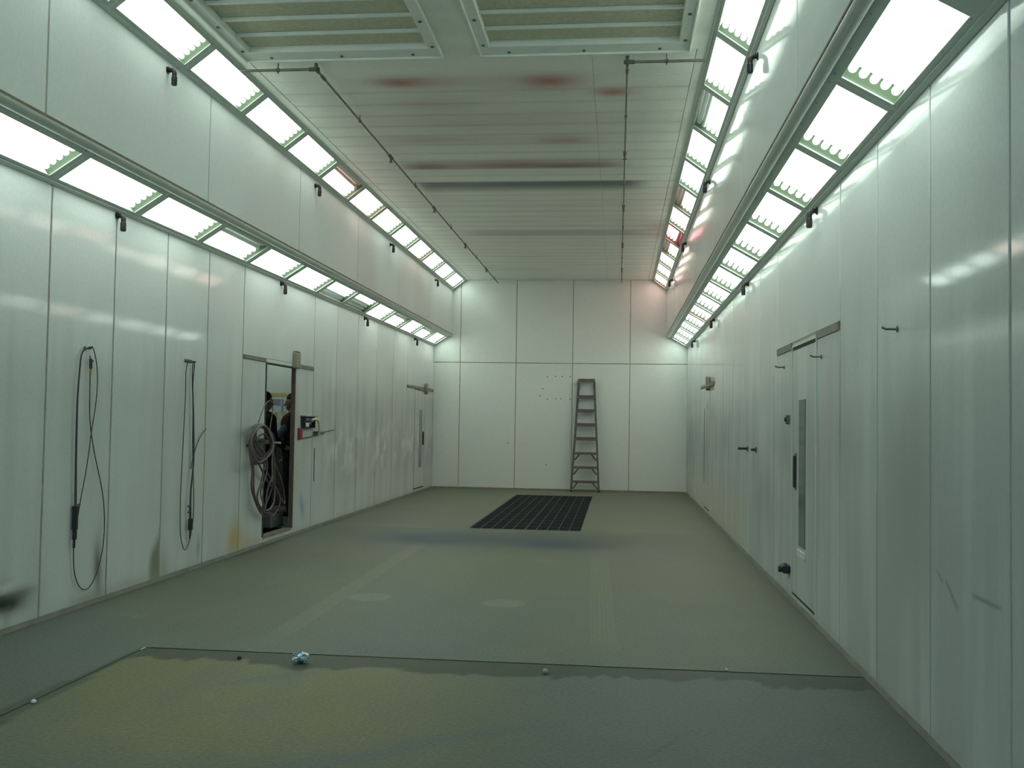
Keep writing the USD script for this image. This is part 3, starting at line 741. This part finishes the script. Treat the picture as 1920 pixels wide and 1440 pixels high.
def lpt(x, h, d=0.0):
    """A point of the ladder: across, height along it, forward of its front rails."""
    f = h / H0
    return np.array([-.675 + x + .0 * f, 20.93 + .20 * f - d, h])


hw = lambda h: .292 - (.292 - .165) * h / H0
for sx in (-1, 1):
    obj('front_rail', cat(bar(lpt(sx * hw(0), .0), lpt(sx * hw(H0), H0 - .06), .040, .07, (0, 1, 0), .004)), 'aged_aluminium', ld)
    obj('rear_rail', bar(lpt(sx * (hw(0) - .005), .02, -.075), lpt(sx * (hw(H0) - .012), H0 - .10, -.05), .026, .045, (0, 1, 0), .004), 'aged_aluminium', ld)
    obj('foot', box(*sorted((lpt(sx * (hw(0) - .022), 0)[0], lpt(sx * (hw(0) + .022), 0)[0])), 20.885, 20.975, -.0, .035, .006), 'black_plastic', ld)
a = lpt(-hw(H0) - .015, H0); b = lpt(hw(H0) + .015, H0)
obj('top_cap', cat(box(a[0], b[0], a[1] - .05, a[1] + .04, H0 - .03, H0, .005), box(a[0], b[0], a[1] - .05, a[1] - .042, H0 - .075, H0 - .03)), 'step_worn', ld)
for k in range(7):
    h = .225 + .2975 * k; p, q = lpt(-hw(h) + .01, h), lpt(hw(h) - .01, h)
    obj('step', cat(bar(p, q, .085, .022, (0, 0, 1), .003), bar(p - [0, .040, .022], q - [0, .040, .022], .005, .035)), 'step_worn', ld)
    if k < 3:
        for sx in (-1, 1):
            obj('brace', bar(lpt(sx * (hw(h) - .02), h - .16, .02), lpt(sx * (hw(h) - .135), h - .015, .02), .034, .007, (0, 1, 0)), 'aged_aluminium', ld)
    else:
        obj('rear_brace', bar(lpt(-hw(h) + .02, h + .02, -.07), lpt(hw(h) - .02, h + .02, -.07), .01, .02), 'aged_aluminium', ld)

# ------------------------------------------------------------------ hoses and guns hung on the left wall
def hook(label, y, z, side='left', L=.07):
    s, x = S[side], XW[side]
    h = thing('wall_hook', label, 'hook')
    obj('plate', rod((x - s * .001, y, z), (x + s * .006, y, z), .017, 12), 'latch_metal', h)
    obj('peg', tube([(x, y, z), (x + s * L * .8, y, z), (x + s * L, y, z + .006), (x + s * (L + .003), y, z + .012)], .006, 8), 'latch_metal', h)
    return h


hook('small dark hook that carries the long hose nearest the camera', 7.045, 1.95, L=.06)
h1 = thing('spray_hose', 'long looped dark hose with a spray gun on the left wall, nearest the camera', 'hose')
xa = -3.985
pts = [(7.055, 1.965), (6.985, 1.93), (6.945, 1.82), (6.925, 1.60), (6.925, 1.35), (6.93, 1.10), (6.94, .85), (6.945, .62)]
obj('thick_hose', tube(spline([(xa + .012 + (.03 if i == 0 else 0), y, z) for i, (y, z) in enumerate(pts)], 50), np.linspace(.0055, .0095, 50), 8), 'cable_dark', h1, smooth=60)
pts = [(6.945, .60), (6.945, .42), (6.965, .29), (7.03, .18), (7.12, .135), (7.20, .155), (7.29, .25), (7.36, .42), (7.375, .62), (7.33, .85), (7.22, 1.10), (7.12, 1.38), (7.10, 1.60), (7.09, 1.85), (7.085, 1.90)]
obj('thin_hose', tube(spline([(xa + .008, y, z) for y, z in pts], 90), .0038, 6), 'cable_dark', h1, smooth=60)
pts = [(7.06, 1.965), (7.12, 1.94), (7.17, 1.83), (7.185, 1.66), (7.165, 1.50), (7.13, 1.36), (7.10, 1.20), (7.06, 1.02), (7.0, .82), (6.965, .68)]
obj('thin_hose', tube(spline([(xa + .018 + (.02 if i == 0 else 0), y, z) for i, (y, z) in enumerate(pts)], 70), .0038, 6), 'cable_dark', h1, smooth=60)
obj('spray_gun', cat(box(xa - .005, xa + .03, 6.925, 6.96, .60, .78, .006), box(xa, xa + .028, 6.925, 6.955, .53, .60, .006), rod((xa + .012, 6.95, .775), (xa + .012, 7.0, .785), .009, 8), rod((xa + .012, 6.94, .53), (xa + .012, 6.94, .47), .010, 8)), 'gun_metal', h1)
obj('fitting', cat(rod((xa + .015, 7.085, 1.875), (xa + .015, 7.09, 1.80), .012, 8), rod((xa + .015, 7.09, 1.86), (xa + .015, 7.115, 1.86), .008, 8)), 'gun_metal', h1)
obj('brass_end', rod((xa + .013, 7.09, 1.80), (xa + .013, 7.09, 1.755), .009, 8), 'brass', h1)

h2o = thing('wall_hook', 'short dark double hook bar that carries the thin black hoses nearer the doorway', 'hook')
obj('plate', box(-4.001, -3.992, 8.77, 8.93, 1.955, 1.985, .003), 'latch_metal', h2o)
for y in (8.79, 8.86, 8.91):
    obj('peg', tube([(-3.995, y, 1.965), (-3.955, y, 1.962), (-3.95, y, 1.972)], .006, 8), 'latch_metal', h2o)
h2 = thing('spray_hose', 'thin black hoses with a slim gun hung on the left wall nearer the doorway', 'hose')
pts = [(8.80, 1.975), (8.775, 1.92), (8.765, 1.70), (8.755, 1.45), (8.74, 1.15), (8.725, .90), (8.72, .72), (8.725, .52), (8.745, .36), (8.79, .26), (8.845, .215), (8.91, .25), (8.98, .38), (9.01, .56), (8.995, .80), (8.965, 1.05), (8.945, 1.25), (8.93, 1.55), (8.90, 1.80), (8.865, 1.97)]
obj('thin_hose', tube(spline([(xa + .008 + (.015 if i in (0, len(pts) - 1) else 0), y, z) for i, (y, z) in enumerate(pts)], 110), .0040, 6), 'cable_dark', h2, smooth=60)
pts = [(8.905, 1.972), (8.90, 1.88), (8.885, 1.75), (8.91, 1.55), (8.935, 1.30), (8.95, 1.10), (8.935, .92), (8.905, .75), (8.905, .62)]
obj('thick_hose', tube(spline([(xa + .022, y, z) for y, z in pts], 60), np.r_[np.full(20, .006), np.linspace(.006, .0095, 40)], 8), 'cable_dark', h2, smooth=60)
pts = [(8.93, .96), (8.97, 1.06), (9.05, 1.19), (9.15, 1.28), (9.255, 1.335)]
obj('thin_hose', tube(spline([(xa + .006, y, z) for y, z in pts], 30), .0052, 6), 'hose_grey', h2, smooth=60)
obj('spray_gun', cat(rod((xa + .02, 8.905, .63), (xa + .02, 8.915, .50), .011, 8), box(xa + .005, xa + .04, 8.895, 8.94, .39, .50, .008), rod((xa + .02, 8.915, .40), (xa + .02, 8.915, .31), .008, 8),
                     rod((xa + .02, 8.90, .62), (xa + .02, 8.86, .615), .007, 8), rod((xa + .02, 8.905, .57), (xa + .02, 8.865, .56), .007, 8)), 'gun_metal', h2)

# heavy hose coil beside the doorway, each loop at its own small distance from the wall
hk = thing('hose_hook', 'dark horizontal bar hook that carries the heavy hose coil by the doorway', 'hook')
obj('bar', cat(rod((-4.0, 10.40, 1.20), (-3.78, 10.40, 1.20), .016, 10), rod((-3.80, 10.36, 1.20), (-3.80, 10.47, 1.20), .016, 10)), 'latch_metal', hk)
obj('saddle', tube([(-3.998, 10.55 + .18 * math.sin(a), 1.13 + .10 * math.cos(a)) for a in np.linspace(-1.4, 1.4, 9)], .03, 8), 'fitting', hk)
obj('bar', rod((-4.0, 10.78, 1.17), (-3.76, 10.78, 1.17), .014, 10), 'closer_tan', hk)
obj('back_plate', box(-3.999, -3.985, 10.50, 10.86, .93, 1.22, .006), 'slate', hk)
co = thing('hose_coil', 'heavy tangled coil of grey and reddish hoses hung at the open doorway', 'hose')
LOOPS = [                                               # (height, run along the wall) of each loop
    [(10.544, 1.375), (10.41, 1.315), (10.369, 1.195), (10.36, 1.045), (10.413, 0.882), (10.451, 0.719), (10.532, 0.552), (10.743, 0.376), (10.871, 0.422), (10.982, 0.55), (11.06, 0.725), (11.091, 0.936), (11.11, 1.107), (11.054, 1.236), (10.926, 1.322), (10.745, 1.37)],
    [(10.505, 1.355), (10.412, 1.285), (10.403, 1.144), (10.503, 0.98), (10.713, 0.828), (10.992, 0.676), (11.218, 0.544), (11.445, 0.44), (11.464, 0.493), (11.338, 0.655), (11.132, 0.871), (11.001, 1.057), (10.955, 1.185), (10.797, 1.302), (10.618, 1.355)],
    [(10.376, 1.326), (10.306, 1.227), (10.324, 0.967), (10.322, 0.808), (10.403, 0.623), (10.614, 0.425), (10.791, 0.379), (11.035, 0.341), (11.154, 0.41), (11.178, 0.515), (11.01, 0.686), (10.727, 0.869), (10.485, 1.042), (10.349, 1.196)],
    [(10.512, 1.275), (10.377, 1.196), (10.525, 1.092), (10.647, 0.996), (10.612, 0.875), (10.466, 0.72), (10.403, 0.624), (10.481, 0.508), (10.658, 0.427), (10.92, 0.493), (10.971, 0.637), (10.895, 0.851), (10.864, 1.062), (10.75, 1.189)],
    [(10.322, 1.377), (10.522, 1.336), (10.704, 1.242), (10.798, 1.095), (10.77, 0.951), (10.737, 0.787), (10.672, 0.657), (10.585, 0.459), (10.471, 0.539), (10.458, 0.641), (10.535, 0.757), (10.578, 0.958), (10.453, 1.104), (10.28, 1.198), (10.218, 1.298)],
    [(10.28, 1.382), (10.12, 1.338), (10.047, 1.232), (10.061, 1.115), (10.156, 1.014), (10.364, 0.982), (10.56, 1.02), (10.67, 1.12), (10.647, 1.233), (10.509, 1.326)],
    [(10.252, 1.373), (10.092, 1.329), (10.018, 1.242), (10.025, 1.136), (10.111, 1.046), (10.291, 1.01), (10.457, 1.055), (10.552, 1.143), (10.53, 1.245), (10.409, 1.327)],
    [(10.155, 1.364), (9.998, 1.306), (9.934, 1.206), (9.964, 1.07), (10.114, 0.988), (10.333, 0.999), (10.485, 1.075), (10.545, 1.174), (10.455, 1.292), (10.308, 1.353)],
]
for i, lp in enumerate(LOOPS):
    d = -3.955 + .026 * i
    pts = [(d + .012 * math.sin(2.1 * k + i), y, z) for k, (y, z) in enumerate(lp)]
    obj('hose', tube(spline(pts, 90, True), .0105 if i < 5 else .0125, 8, True), ('hose_grey', 'hose_red', 'hose_red', 'hose_grey', 'hose_grey', 'hose_grey', 'hose_red', 'hose_grey')[i], co, smooth=60)
pts = [(-3.86, 10.296, 1.312), (-3.87, 10.376, 1.417), (-3.88, 10.502, 1.529), (-3.93, 10.757, 1.617), (-3.95, 10.949, 1.638), (-3.95, 11.014, 1.572), (-3.94, 10.964, 1.453), (-3.92, 10.867, 1.335), (-3.9, 10.794, 1.261)]
obj('thin_hose', tube(spline(pts, 60), .0062, 7), 'hose_grey', co, smooth=60)

# switch box, bracket and latch beside the doorway
sb = thing('switch_box', 'small black box with white and blue fittings beside the open doorway', 'switch box')
obj('body', cat(box(-4.0, -3.94, 12.20, 12.62, 1.325, 1.335), box(-4.0, -3.94, 12.20, 12.62, 1.465, 1.475), box(-4.0, -3.94, 12.20, 12.21, 1.335, 1.465), box(-4.0, -3.94, 12.61, 12.62, 1.335, 1.465), box(-4.0, -3.99, 12.21, 12.61, 1.335, 1.465)), 'black_plastic', sb)
obj('roof', box(-4.0, -3.925, 12.17, 12.66, 1.476, 1.488, .002), 'closer_tan', sb)
obj('blue_button', cat(box(-3.99, -3.955, 12.30, 12.42, 1.42, 1.46, .006), box(-3.99, -3.955, 12.44, 12.50, 1.37, 1.44, .006)), 'blue_plastic', sb)
obj('white_button', cat(box(-3.99, -3.95, 12.26, 12.40, 1.34, 1.40, .008), rod((-3.99, 12.53, 1.43), (-3.945, 12.53, 1.43), .025, 12)), 'offwhite', sb)
yc = thing('cord', 'pale yellow cord looped from the black switch box down to the latch', 'cord')
obj('strand', tube(spline([(-3.94, 12.44, 1.43), (-3.91, 12.55, 1.445), (-3.90, 12.63, 1.41), (-3.90, 12.66, 1.35), (-3.91, 12.70, 1.28), (-3.93, 12.72, 1.245)], 30), .016, 8), 'yellow_cord', yc, smooth=60)
rb = thing('bracket', 'red bracket with a thin sloping rod below the black switch box', 'bracket')
obj('plate', box(-4.0, -3.965, 12.08, 12.18, 1.185, 1.33, .004), 'red_paint', rb)
obj('rod', cat(rod((-3.98, 12.13, 1.20), (-3.975, 12.45, 1.205), .006), rod((-3.975, 12.45, 1.205), (-3.965, 12.70, 1.232), .006)), 'wood_edge', rb)
lt = thing('latch', 'dark door latch with a thin rod right of the yellow cord', 'latch')
obj('block', box(-4.0, -3.93, 12.72, 12.98, 1.235, 1.285, .006), 'latch_metal', lt)
obj('rod', rod((-3.955, 12.98, 1.27), (-3.95, 13.50, 1.30), .008), 'latch_metal', lt)
sr = thing('drop_rod', 'thin dark vertical rod on the seam below the latch', 'rod')
obj('rod', rod((-3.995, 12.78, 1.06), (-3.995, 12.78, .62), .0045), 'wood_edge', sr)

# ------------------------------------------------------------------ small things on the right wall
hook('small dark peg on the plain right wall panel nearest the camera', 5.34, 1.965, 'right', .075)
hook('small dark peg right of the window door on the right wall', 7.28, 1.95, 'right', .075)
hook('small dark peg left of the window door on the right wall', 8.88, 1.965, 'right', .075)
for y, z, L, lab in ((11.30, 1.19, .11, 'larger dark door latch bar low on the right wall'), (10.62, 1.195, .055, 'smaller dark latch stub low on the right wall beside the larger bar')):
    o = thing('latch', lab, 'latch')
    obj('block', box(1.449 - L, 1.450, y - .03, y + .03, z - .012, z + .014, .004), 'gun_metal', o)
    obj('base', box(1.440, 1.450, y - .05, y + .05, z - .03, z + .03, .003), 'latch_metal', o)
o = thing('switch_box', 'small dark grey button box left of the window door on the right wall', 'switch box')
obj('body', box(1.425, 1.450, 8.60, 8.68, 1.465, 1.545, .006), 'latch_metal', o)
obj('button', rod((1.426, 8.64, 1.505), (1.412, 8.64, 1.505), .018, 12), 'black_plastic', o)
o = thing('door_stop', 'black door stop block low on the right wall at the foot of the window door', 'door stop')
obj('body', box(1.385, 1.448, 8.52, 8.66, .215, .285, .012), 'gun_metal', o)
obj('roller', rod((1.385, 8.56, .25), (1.355, 8.56, .25), .026, 12), 'black_plastic', o)
obj('bolt', cat(rod((1.42, 8.62, .285), (1.42, 8.62, .292), .010, 8), rod((1.42, 8.56, .285), (1.42, 8.56, .292), .010, 8)), 'aged_aluminium', o)

# ------------------------------------------------------------------ litter on the floor
rng = np.random.default_rng(7)


def crumple(r, seed, sq=(1, 1, .72), amp=.55):
    m = trimesh.creation.icosphere(3, 1.0); v = np.array(m.vertices)
    n = fbm(v * 2.3 + seed, 3, seed) - .5; k = np.abs(noise(v * 3.7 + seed, seed + 3) - .5)
    v = v * (1 + amp * n - .7 * k)[:, None] * np.array(sq) * r
    v[:, 2] -= v[:, 2].min(); return trimesh.Trimesh(v, m.faces, process=False)


o = thing('foil_ball', 'crumpled ball of blue and silver foil on the dark floor joint', 'crumpled foil', T(-1.855, 5.76, .0))
m = crumple(.043, 5, (1.15, .95, .72), .8); cf = m.triangles_center
blue = noise(cf * 38 + 3, 9) > .60
obj('silver_side', m.submesh([np.nonzero(~blue)[0]], append=True), 'foil', o); obj('blue_side', m.submesh([np.nonzero(blue)[0]], append=True), 'foil_blue', o)
for x, y, r, mt_, lab in ((-.40, 5.76, .018, 'pebble', 'small pale crumb of debris on the floor below the joint centre'), (.655, 6.01, .009, 'foil', 'tiny bright scrap on the floor joint at right'),
                          (-2.90, 4.74, .014, 'foil', 'small silver scrap on the slanting floor joint at left'), (-2.24, 5.78, .014, 'dark_bit', 'small black crumb on the floor joint left of the foil ball')):
    obj_ = obj('debris', crumple(r, int(abs(x) * 10) + 2), mt_, None); UsdGeom.Xformable(obj_).AddTranslateOp().Set(Gf.Vec3d(x, y, -.001 if r > .01 else -.0005)); tag(obj_, lab, 'debris')

# ------------------------------------------------------------------ the room behind the open doorway
for nm, lab, b, mt_ in (('wall_next_room', 'pale wall of the room behind the open doorway', (-8.0, -4.1, 15.6, 15.7, 0, 3.0), 'room_wall'),
                        ('wall_next_room_side', 'pale far side wall of the room behind the open doorway', (-8.1, -8.0, 9.0, 15.7, 0, 3.0), 'room_wall'),
                        ('wall_next_room_near', 'pale near wall of the room behind the open doorway', (-8.0, -4.1, 9.0, 9.1, 0, 3.0), 'room_wall'),
                        ('floor_next_room', 'dark floor of the room behind the open doorway', (-8.0, -4.1, 9.1, 15.6, .0, .1), 'room_floor'),
                        ('ceiling_next_room', 'pale ceiling of the room behind the open doorway', (-8.0, -4.1, 9.1, 15.6, 3.0, 3.1), 'room_wall')):
    tag(obj(nm, box(*b), mt_), lab, kind='structure')
for k, (x, y, where) in enumerate(((-5.55, 14.9, 'nearer the notice'), (-6.3, 12.6, 'farther inside'))):  # lamps out of view, added to brighten the next room
    lp = thing('added_room_light', 'unseen fluorescent lamp added to light the next room, ' + where, 'light')
    obj('body', box(x - .62, x + .62, y - .14, y + .14, 2.93, 3.0, .006), 'offwhite', lp)
    for d in (-.10, -.033, .033, .10):
        obj('tube', rod((x - .58, y + d, 2.90), (x + .58, y + d, 2.90), .024, 12), 'tube_light', lp)
ps = thing('poster', 'yellow topped notice with a blue figure on the wall behind the doorway', 'poster')
obj('sheet', box(-5.66, -5.36, 15.592, 15.60, 1.36, 1.86), 'paper', ps)
obj('yellow_header', box(-5.66, -5.36, 15.589, 15.592, 1.80, 1.86), 'paper_yellow', ps)
obj('blue_figure', cat(box(-5.60, -5.46, 15.589, 15.592, 1.66, 1.76), box(-5.44, -5.41, 15.589, 15.592, 1.55, 1.76)), 'ink_blue', ps)
obj('yellow_figure', cat(box(-5.56, -5.50, 15.589, 15.592, 1.42, 1.55), box(-5.43, -5.38, 15.589, 15.592, 1.44, 1.54)), 'paper_yellow', ps)
cb = thing('cabinet', 'dark grey low cabinet behind the two people in the next room', 'cabinet')
obj('body', box(-6.1, -4.95, 14.9, 15.55, .1, 1.12, .01), 'room_crate', cb)
obj('top', box(-6.12, -4.93, 14.88, 15.56, 1.12, 1.15, .006), 'closer_tan', cb)
for k in range(2):
    obj('door', box(-6.08 + .57 * k, -5.54 + .57 * k, 14.88, 14.9, .16, 1.08, .004), 'room_crate', cb)
cr = thing('crate', 'dark grey crate on the floor just inside the doorway', 'crate')
obj('body', cat(box(-4.50, -4.20, 11.75, 12.2, .1, .26, .01), box(-4.46, -4.24, 11.8, 12.15, .26, .29, .006)), 'room_crate', cr)

# ------------------------------------------------------------------ the two people standing in the next room


def flesh(chains, res=.022, it=8):
    """Joined tapering limbs: every chain is a list of (x, y, z, radius)."""
    parts = []
    for ch in chains:
        for a, b in zip(ch[:-1], ch[1:]):
            parts.append(m3.Manifold.batch_hull([m3.Manifold.sphere(k[3], 20).translate(k[:3]) for k in (a, b)]))
    m = m3.Manifold.batch_boolean(parts, m3.OpType.Add).refine_to_length(res).to_mesh()
    t = trimesh.Trimesh(m.vert_properties[:, :3], m.tri_verts, process=True)
    trimesh.smoothing.filter_taubin(t, lamb=.5, nu=.52, iterations=it)
    return t


def person(label, loc, turn, jacket, trousers, arm_r, arm_l, extra):
    """Faces local +y. Arms are (shoulder, elbow, wrist)."""
    M = Gf.Matrix4d(1).SetRotate(Gf.Rotation(Gf.Vec3d(0, 0, 1), turn)); M.SetTranslateOnly(Gf.Vec3d(*loc))
    t = thing('person', label, 'person', M, None)
    legs = [[(sx * .09, 0, .88, .095), (sx * .10, .02, .48, .062), (sx * .105, -.02, .09, .042)] for sx in (-1, 1)]
    feet = [[(sx * .105, -.04, .045, .043), (sx * .115, .07, .035, .038), (sx * .12, .16, .028, .026)] for sx in (-1, 1)]
    torso = [[(-.07, 0, .93, .11), (.07, 0, .93, .11)], [(0, 0, .95, .115), (0, .01, 1.12, .12), (0, .01, 1.28, .13)], [(-.10, 0, 1.33, .085), (.10, 0, 1.33, .085)],
             [(-.10, 0, 1.33, .085), (0, .01, 1.12, .12), (.10, 0, 1.33, .085)], [(0, -.005, 1.36, .065), (0, .005, 1.49, .052)]]
    head = [[(0, -.015, 1.585, .088), (0, .012, 1.575, .086)], [(0, .01, 1.57, .080), (0, .045, 1.50, .048)], [(0, .09, 1.565, .013), (0, .112, 1.535, .016)],
            [(-.088, -.005, 1.56, .016), (-.086, -.01, 1.53, .013)], [(.088, -.005, 1.56, .016), (.086, -.01, 1.53, .013)]]
    arms, hands = [], []
    for s_, (sh, el, wr) in ((-1, arm_r), (1, arm_l)):
        sh, el, wr = map(np.array, (sh, el, wr)); d = (wr - el) / np.linalg.norm(wr - el)
        arms.append([(*sh, .058), (*el, .043), (*wr, .030)])
        side = np.cross(d, (0, 0, 1.0)) if abs(d[2]) < .9 else np.array([0, 1.0, 0]); side /= np.linalg.norm(side); nrm = np.cross(side, d)
        hands.append([(*(wr + d * .02), .028), (*(wr + d * .075), .032)])
        for q, L in zip((-.030, -.010, .010, .030), (.060, .075, .070, .052)):
            b = wr + d * .09 + side * q; c = b + d * L * .55 + nrm * .008; e = c + d * L * .4 + nrm * .02
            hands.append([(*b, .010), (*c, .009), (*e, .0075)])
        b = wr + d * .035 + side * .032; hands.append([(*b, .012), (*(b + side * .022 + d * .03), .010), (*(b + side * .022 + d * .058 + nrm * .008), .009)])
    obj('body', flesh(legs + feet + torso + head + arms + hands, .02), 'skin', t, smooth=True)
    grow = lambda chs, k: [[(a, b, c, r + k) for a, b, c, r in ch] for ch in chs]
    cut = [[(*a[0][:3], a[0][3] + .018), (*a[1][:3], a[1][3] + .016), (*(np.array(a[1][:3]) * .12 + np.array(a[2][:3]) * .88), .048)] for a in arms]
    obj('jacket', flesh(grow(torso[:4], .022) + cut, .028), jacket, t, smooth=True)
    obj('trousers', flesh(grow(legs, .02) + grow(torso[:1], .012), .03), trousers, t, smooth=True)
    for ch in feet:
        obj('shoe', flesh(grow([ch], .008), .02), 'shoe', t, smooth=True)
    obj('collar', flesh([[(-.05, -.035, 1.425, .030), (0, -.06, 1.435, .030), (.05, -.035, 1.425, .030), (.055, .02, 1.415, .028), (.03, .06, 1.40, .022)], [(-.05, -.035, 1.425, .030), (-.055, .02, 1.415, .028), (-.03, .06, 1.40, .022)]], .015), 'collar_white', t, smooth=True)
    h = flesh([[(0, -.035, 1.605, .088), (0, .010, 1.628, .078)], [(0, -.045, 1.60, .082), (0, -.055, 1.52, .062)], [(-.05, -.02, 1.60, .052), (.05, -.02, 1.60, .052)]], .02)
    obj('hair', h, 'hair', t, smooth=True)
    for sx in (-1, 1):
        e = trimesh.creation.icosphere(2, .011); e.apply_translation((sx * .031, .088, 1.578)); obj('eye', e, 'black_plastic', t, smooth=True)
    m = flesh([[(-.02, .083, 1.502, .006), (0, .09, 1.502, .007), (.02, .083, 1.502, .006)]], .006, 3); obj('mouth', m, 'hose_red', t, smooth=True)
    if extra:
        extra(t)
    return t


def blue_cloth(t):
    obj('sleeve_cuff', flesh([[(-.21, .06, 1.20, .072), (-.20, .13, 1.10, .070), (-.16, .20, 1.05, .062)]], .025), 'denim_blue', t, smooth=True, label='blue denim lower sleeve')


person('person with dark hair, maroon jacket and white collar, standing behind the door frame', (-4.52, 13.42, .1), 100, 'jacket_maroon', 'trousers_navy',
       ((-.185, 0, 1.335), (-.22, .05, 1.13), (-.12, .26, 1.06)), ((.185, 0, 1.335), (.23, -.02, 1.09), (.20, .10, .86)), blue_cloth)
person('person in a black jacket facing the other, half hidden behind the hose coil', (-4.66, 12.70, .1), -45, 'jacket_black', 'jacket_black',
       ((-.185, 0, 1.335), (-.23, .0, 1.08), (-.20, .16, .92)), ((.185, 0, 1.335), (.23, .02, 1.08), (.14, .22, .98)), None)
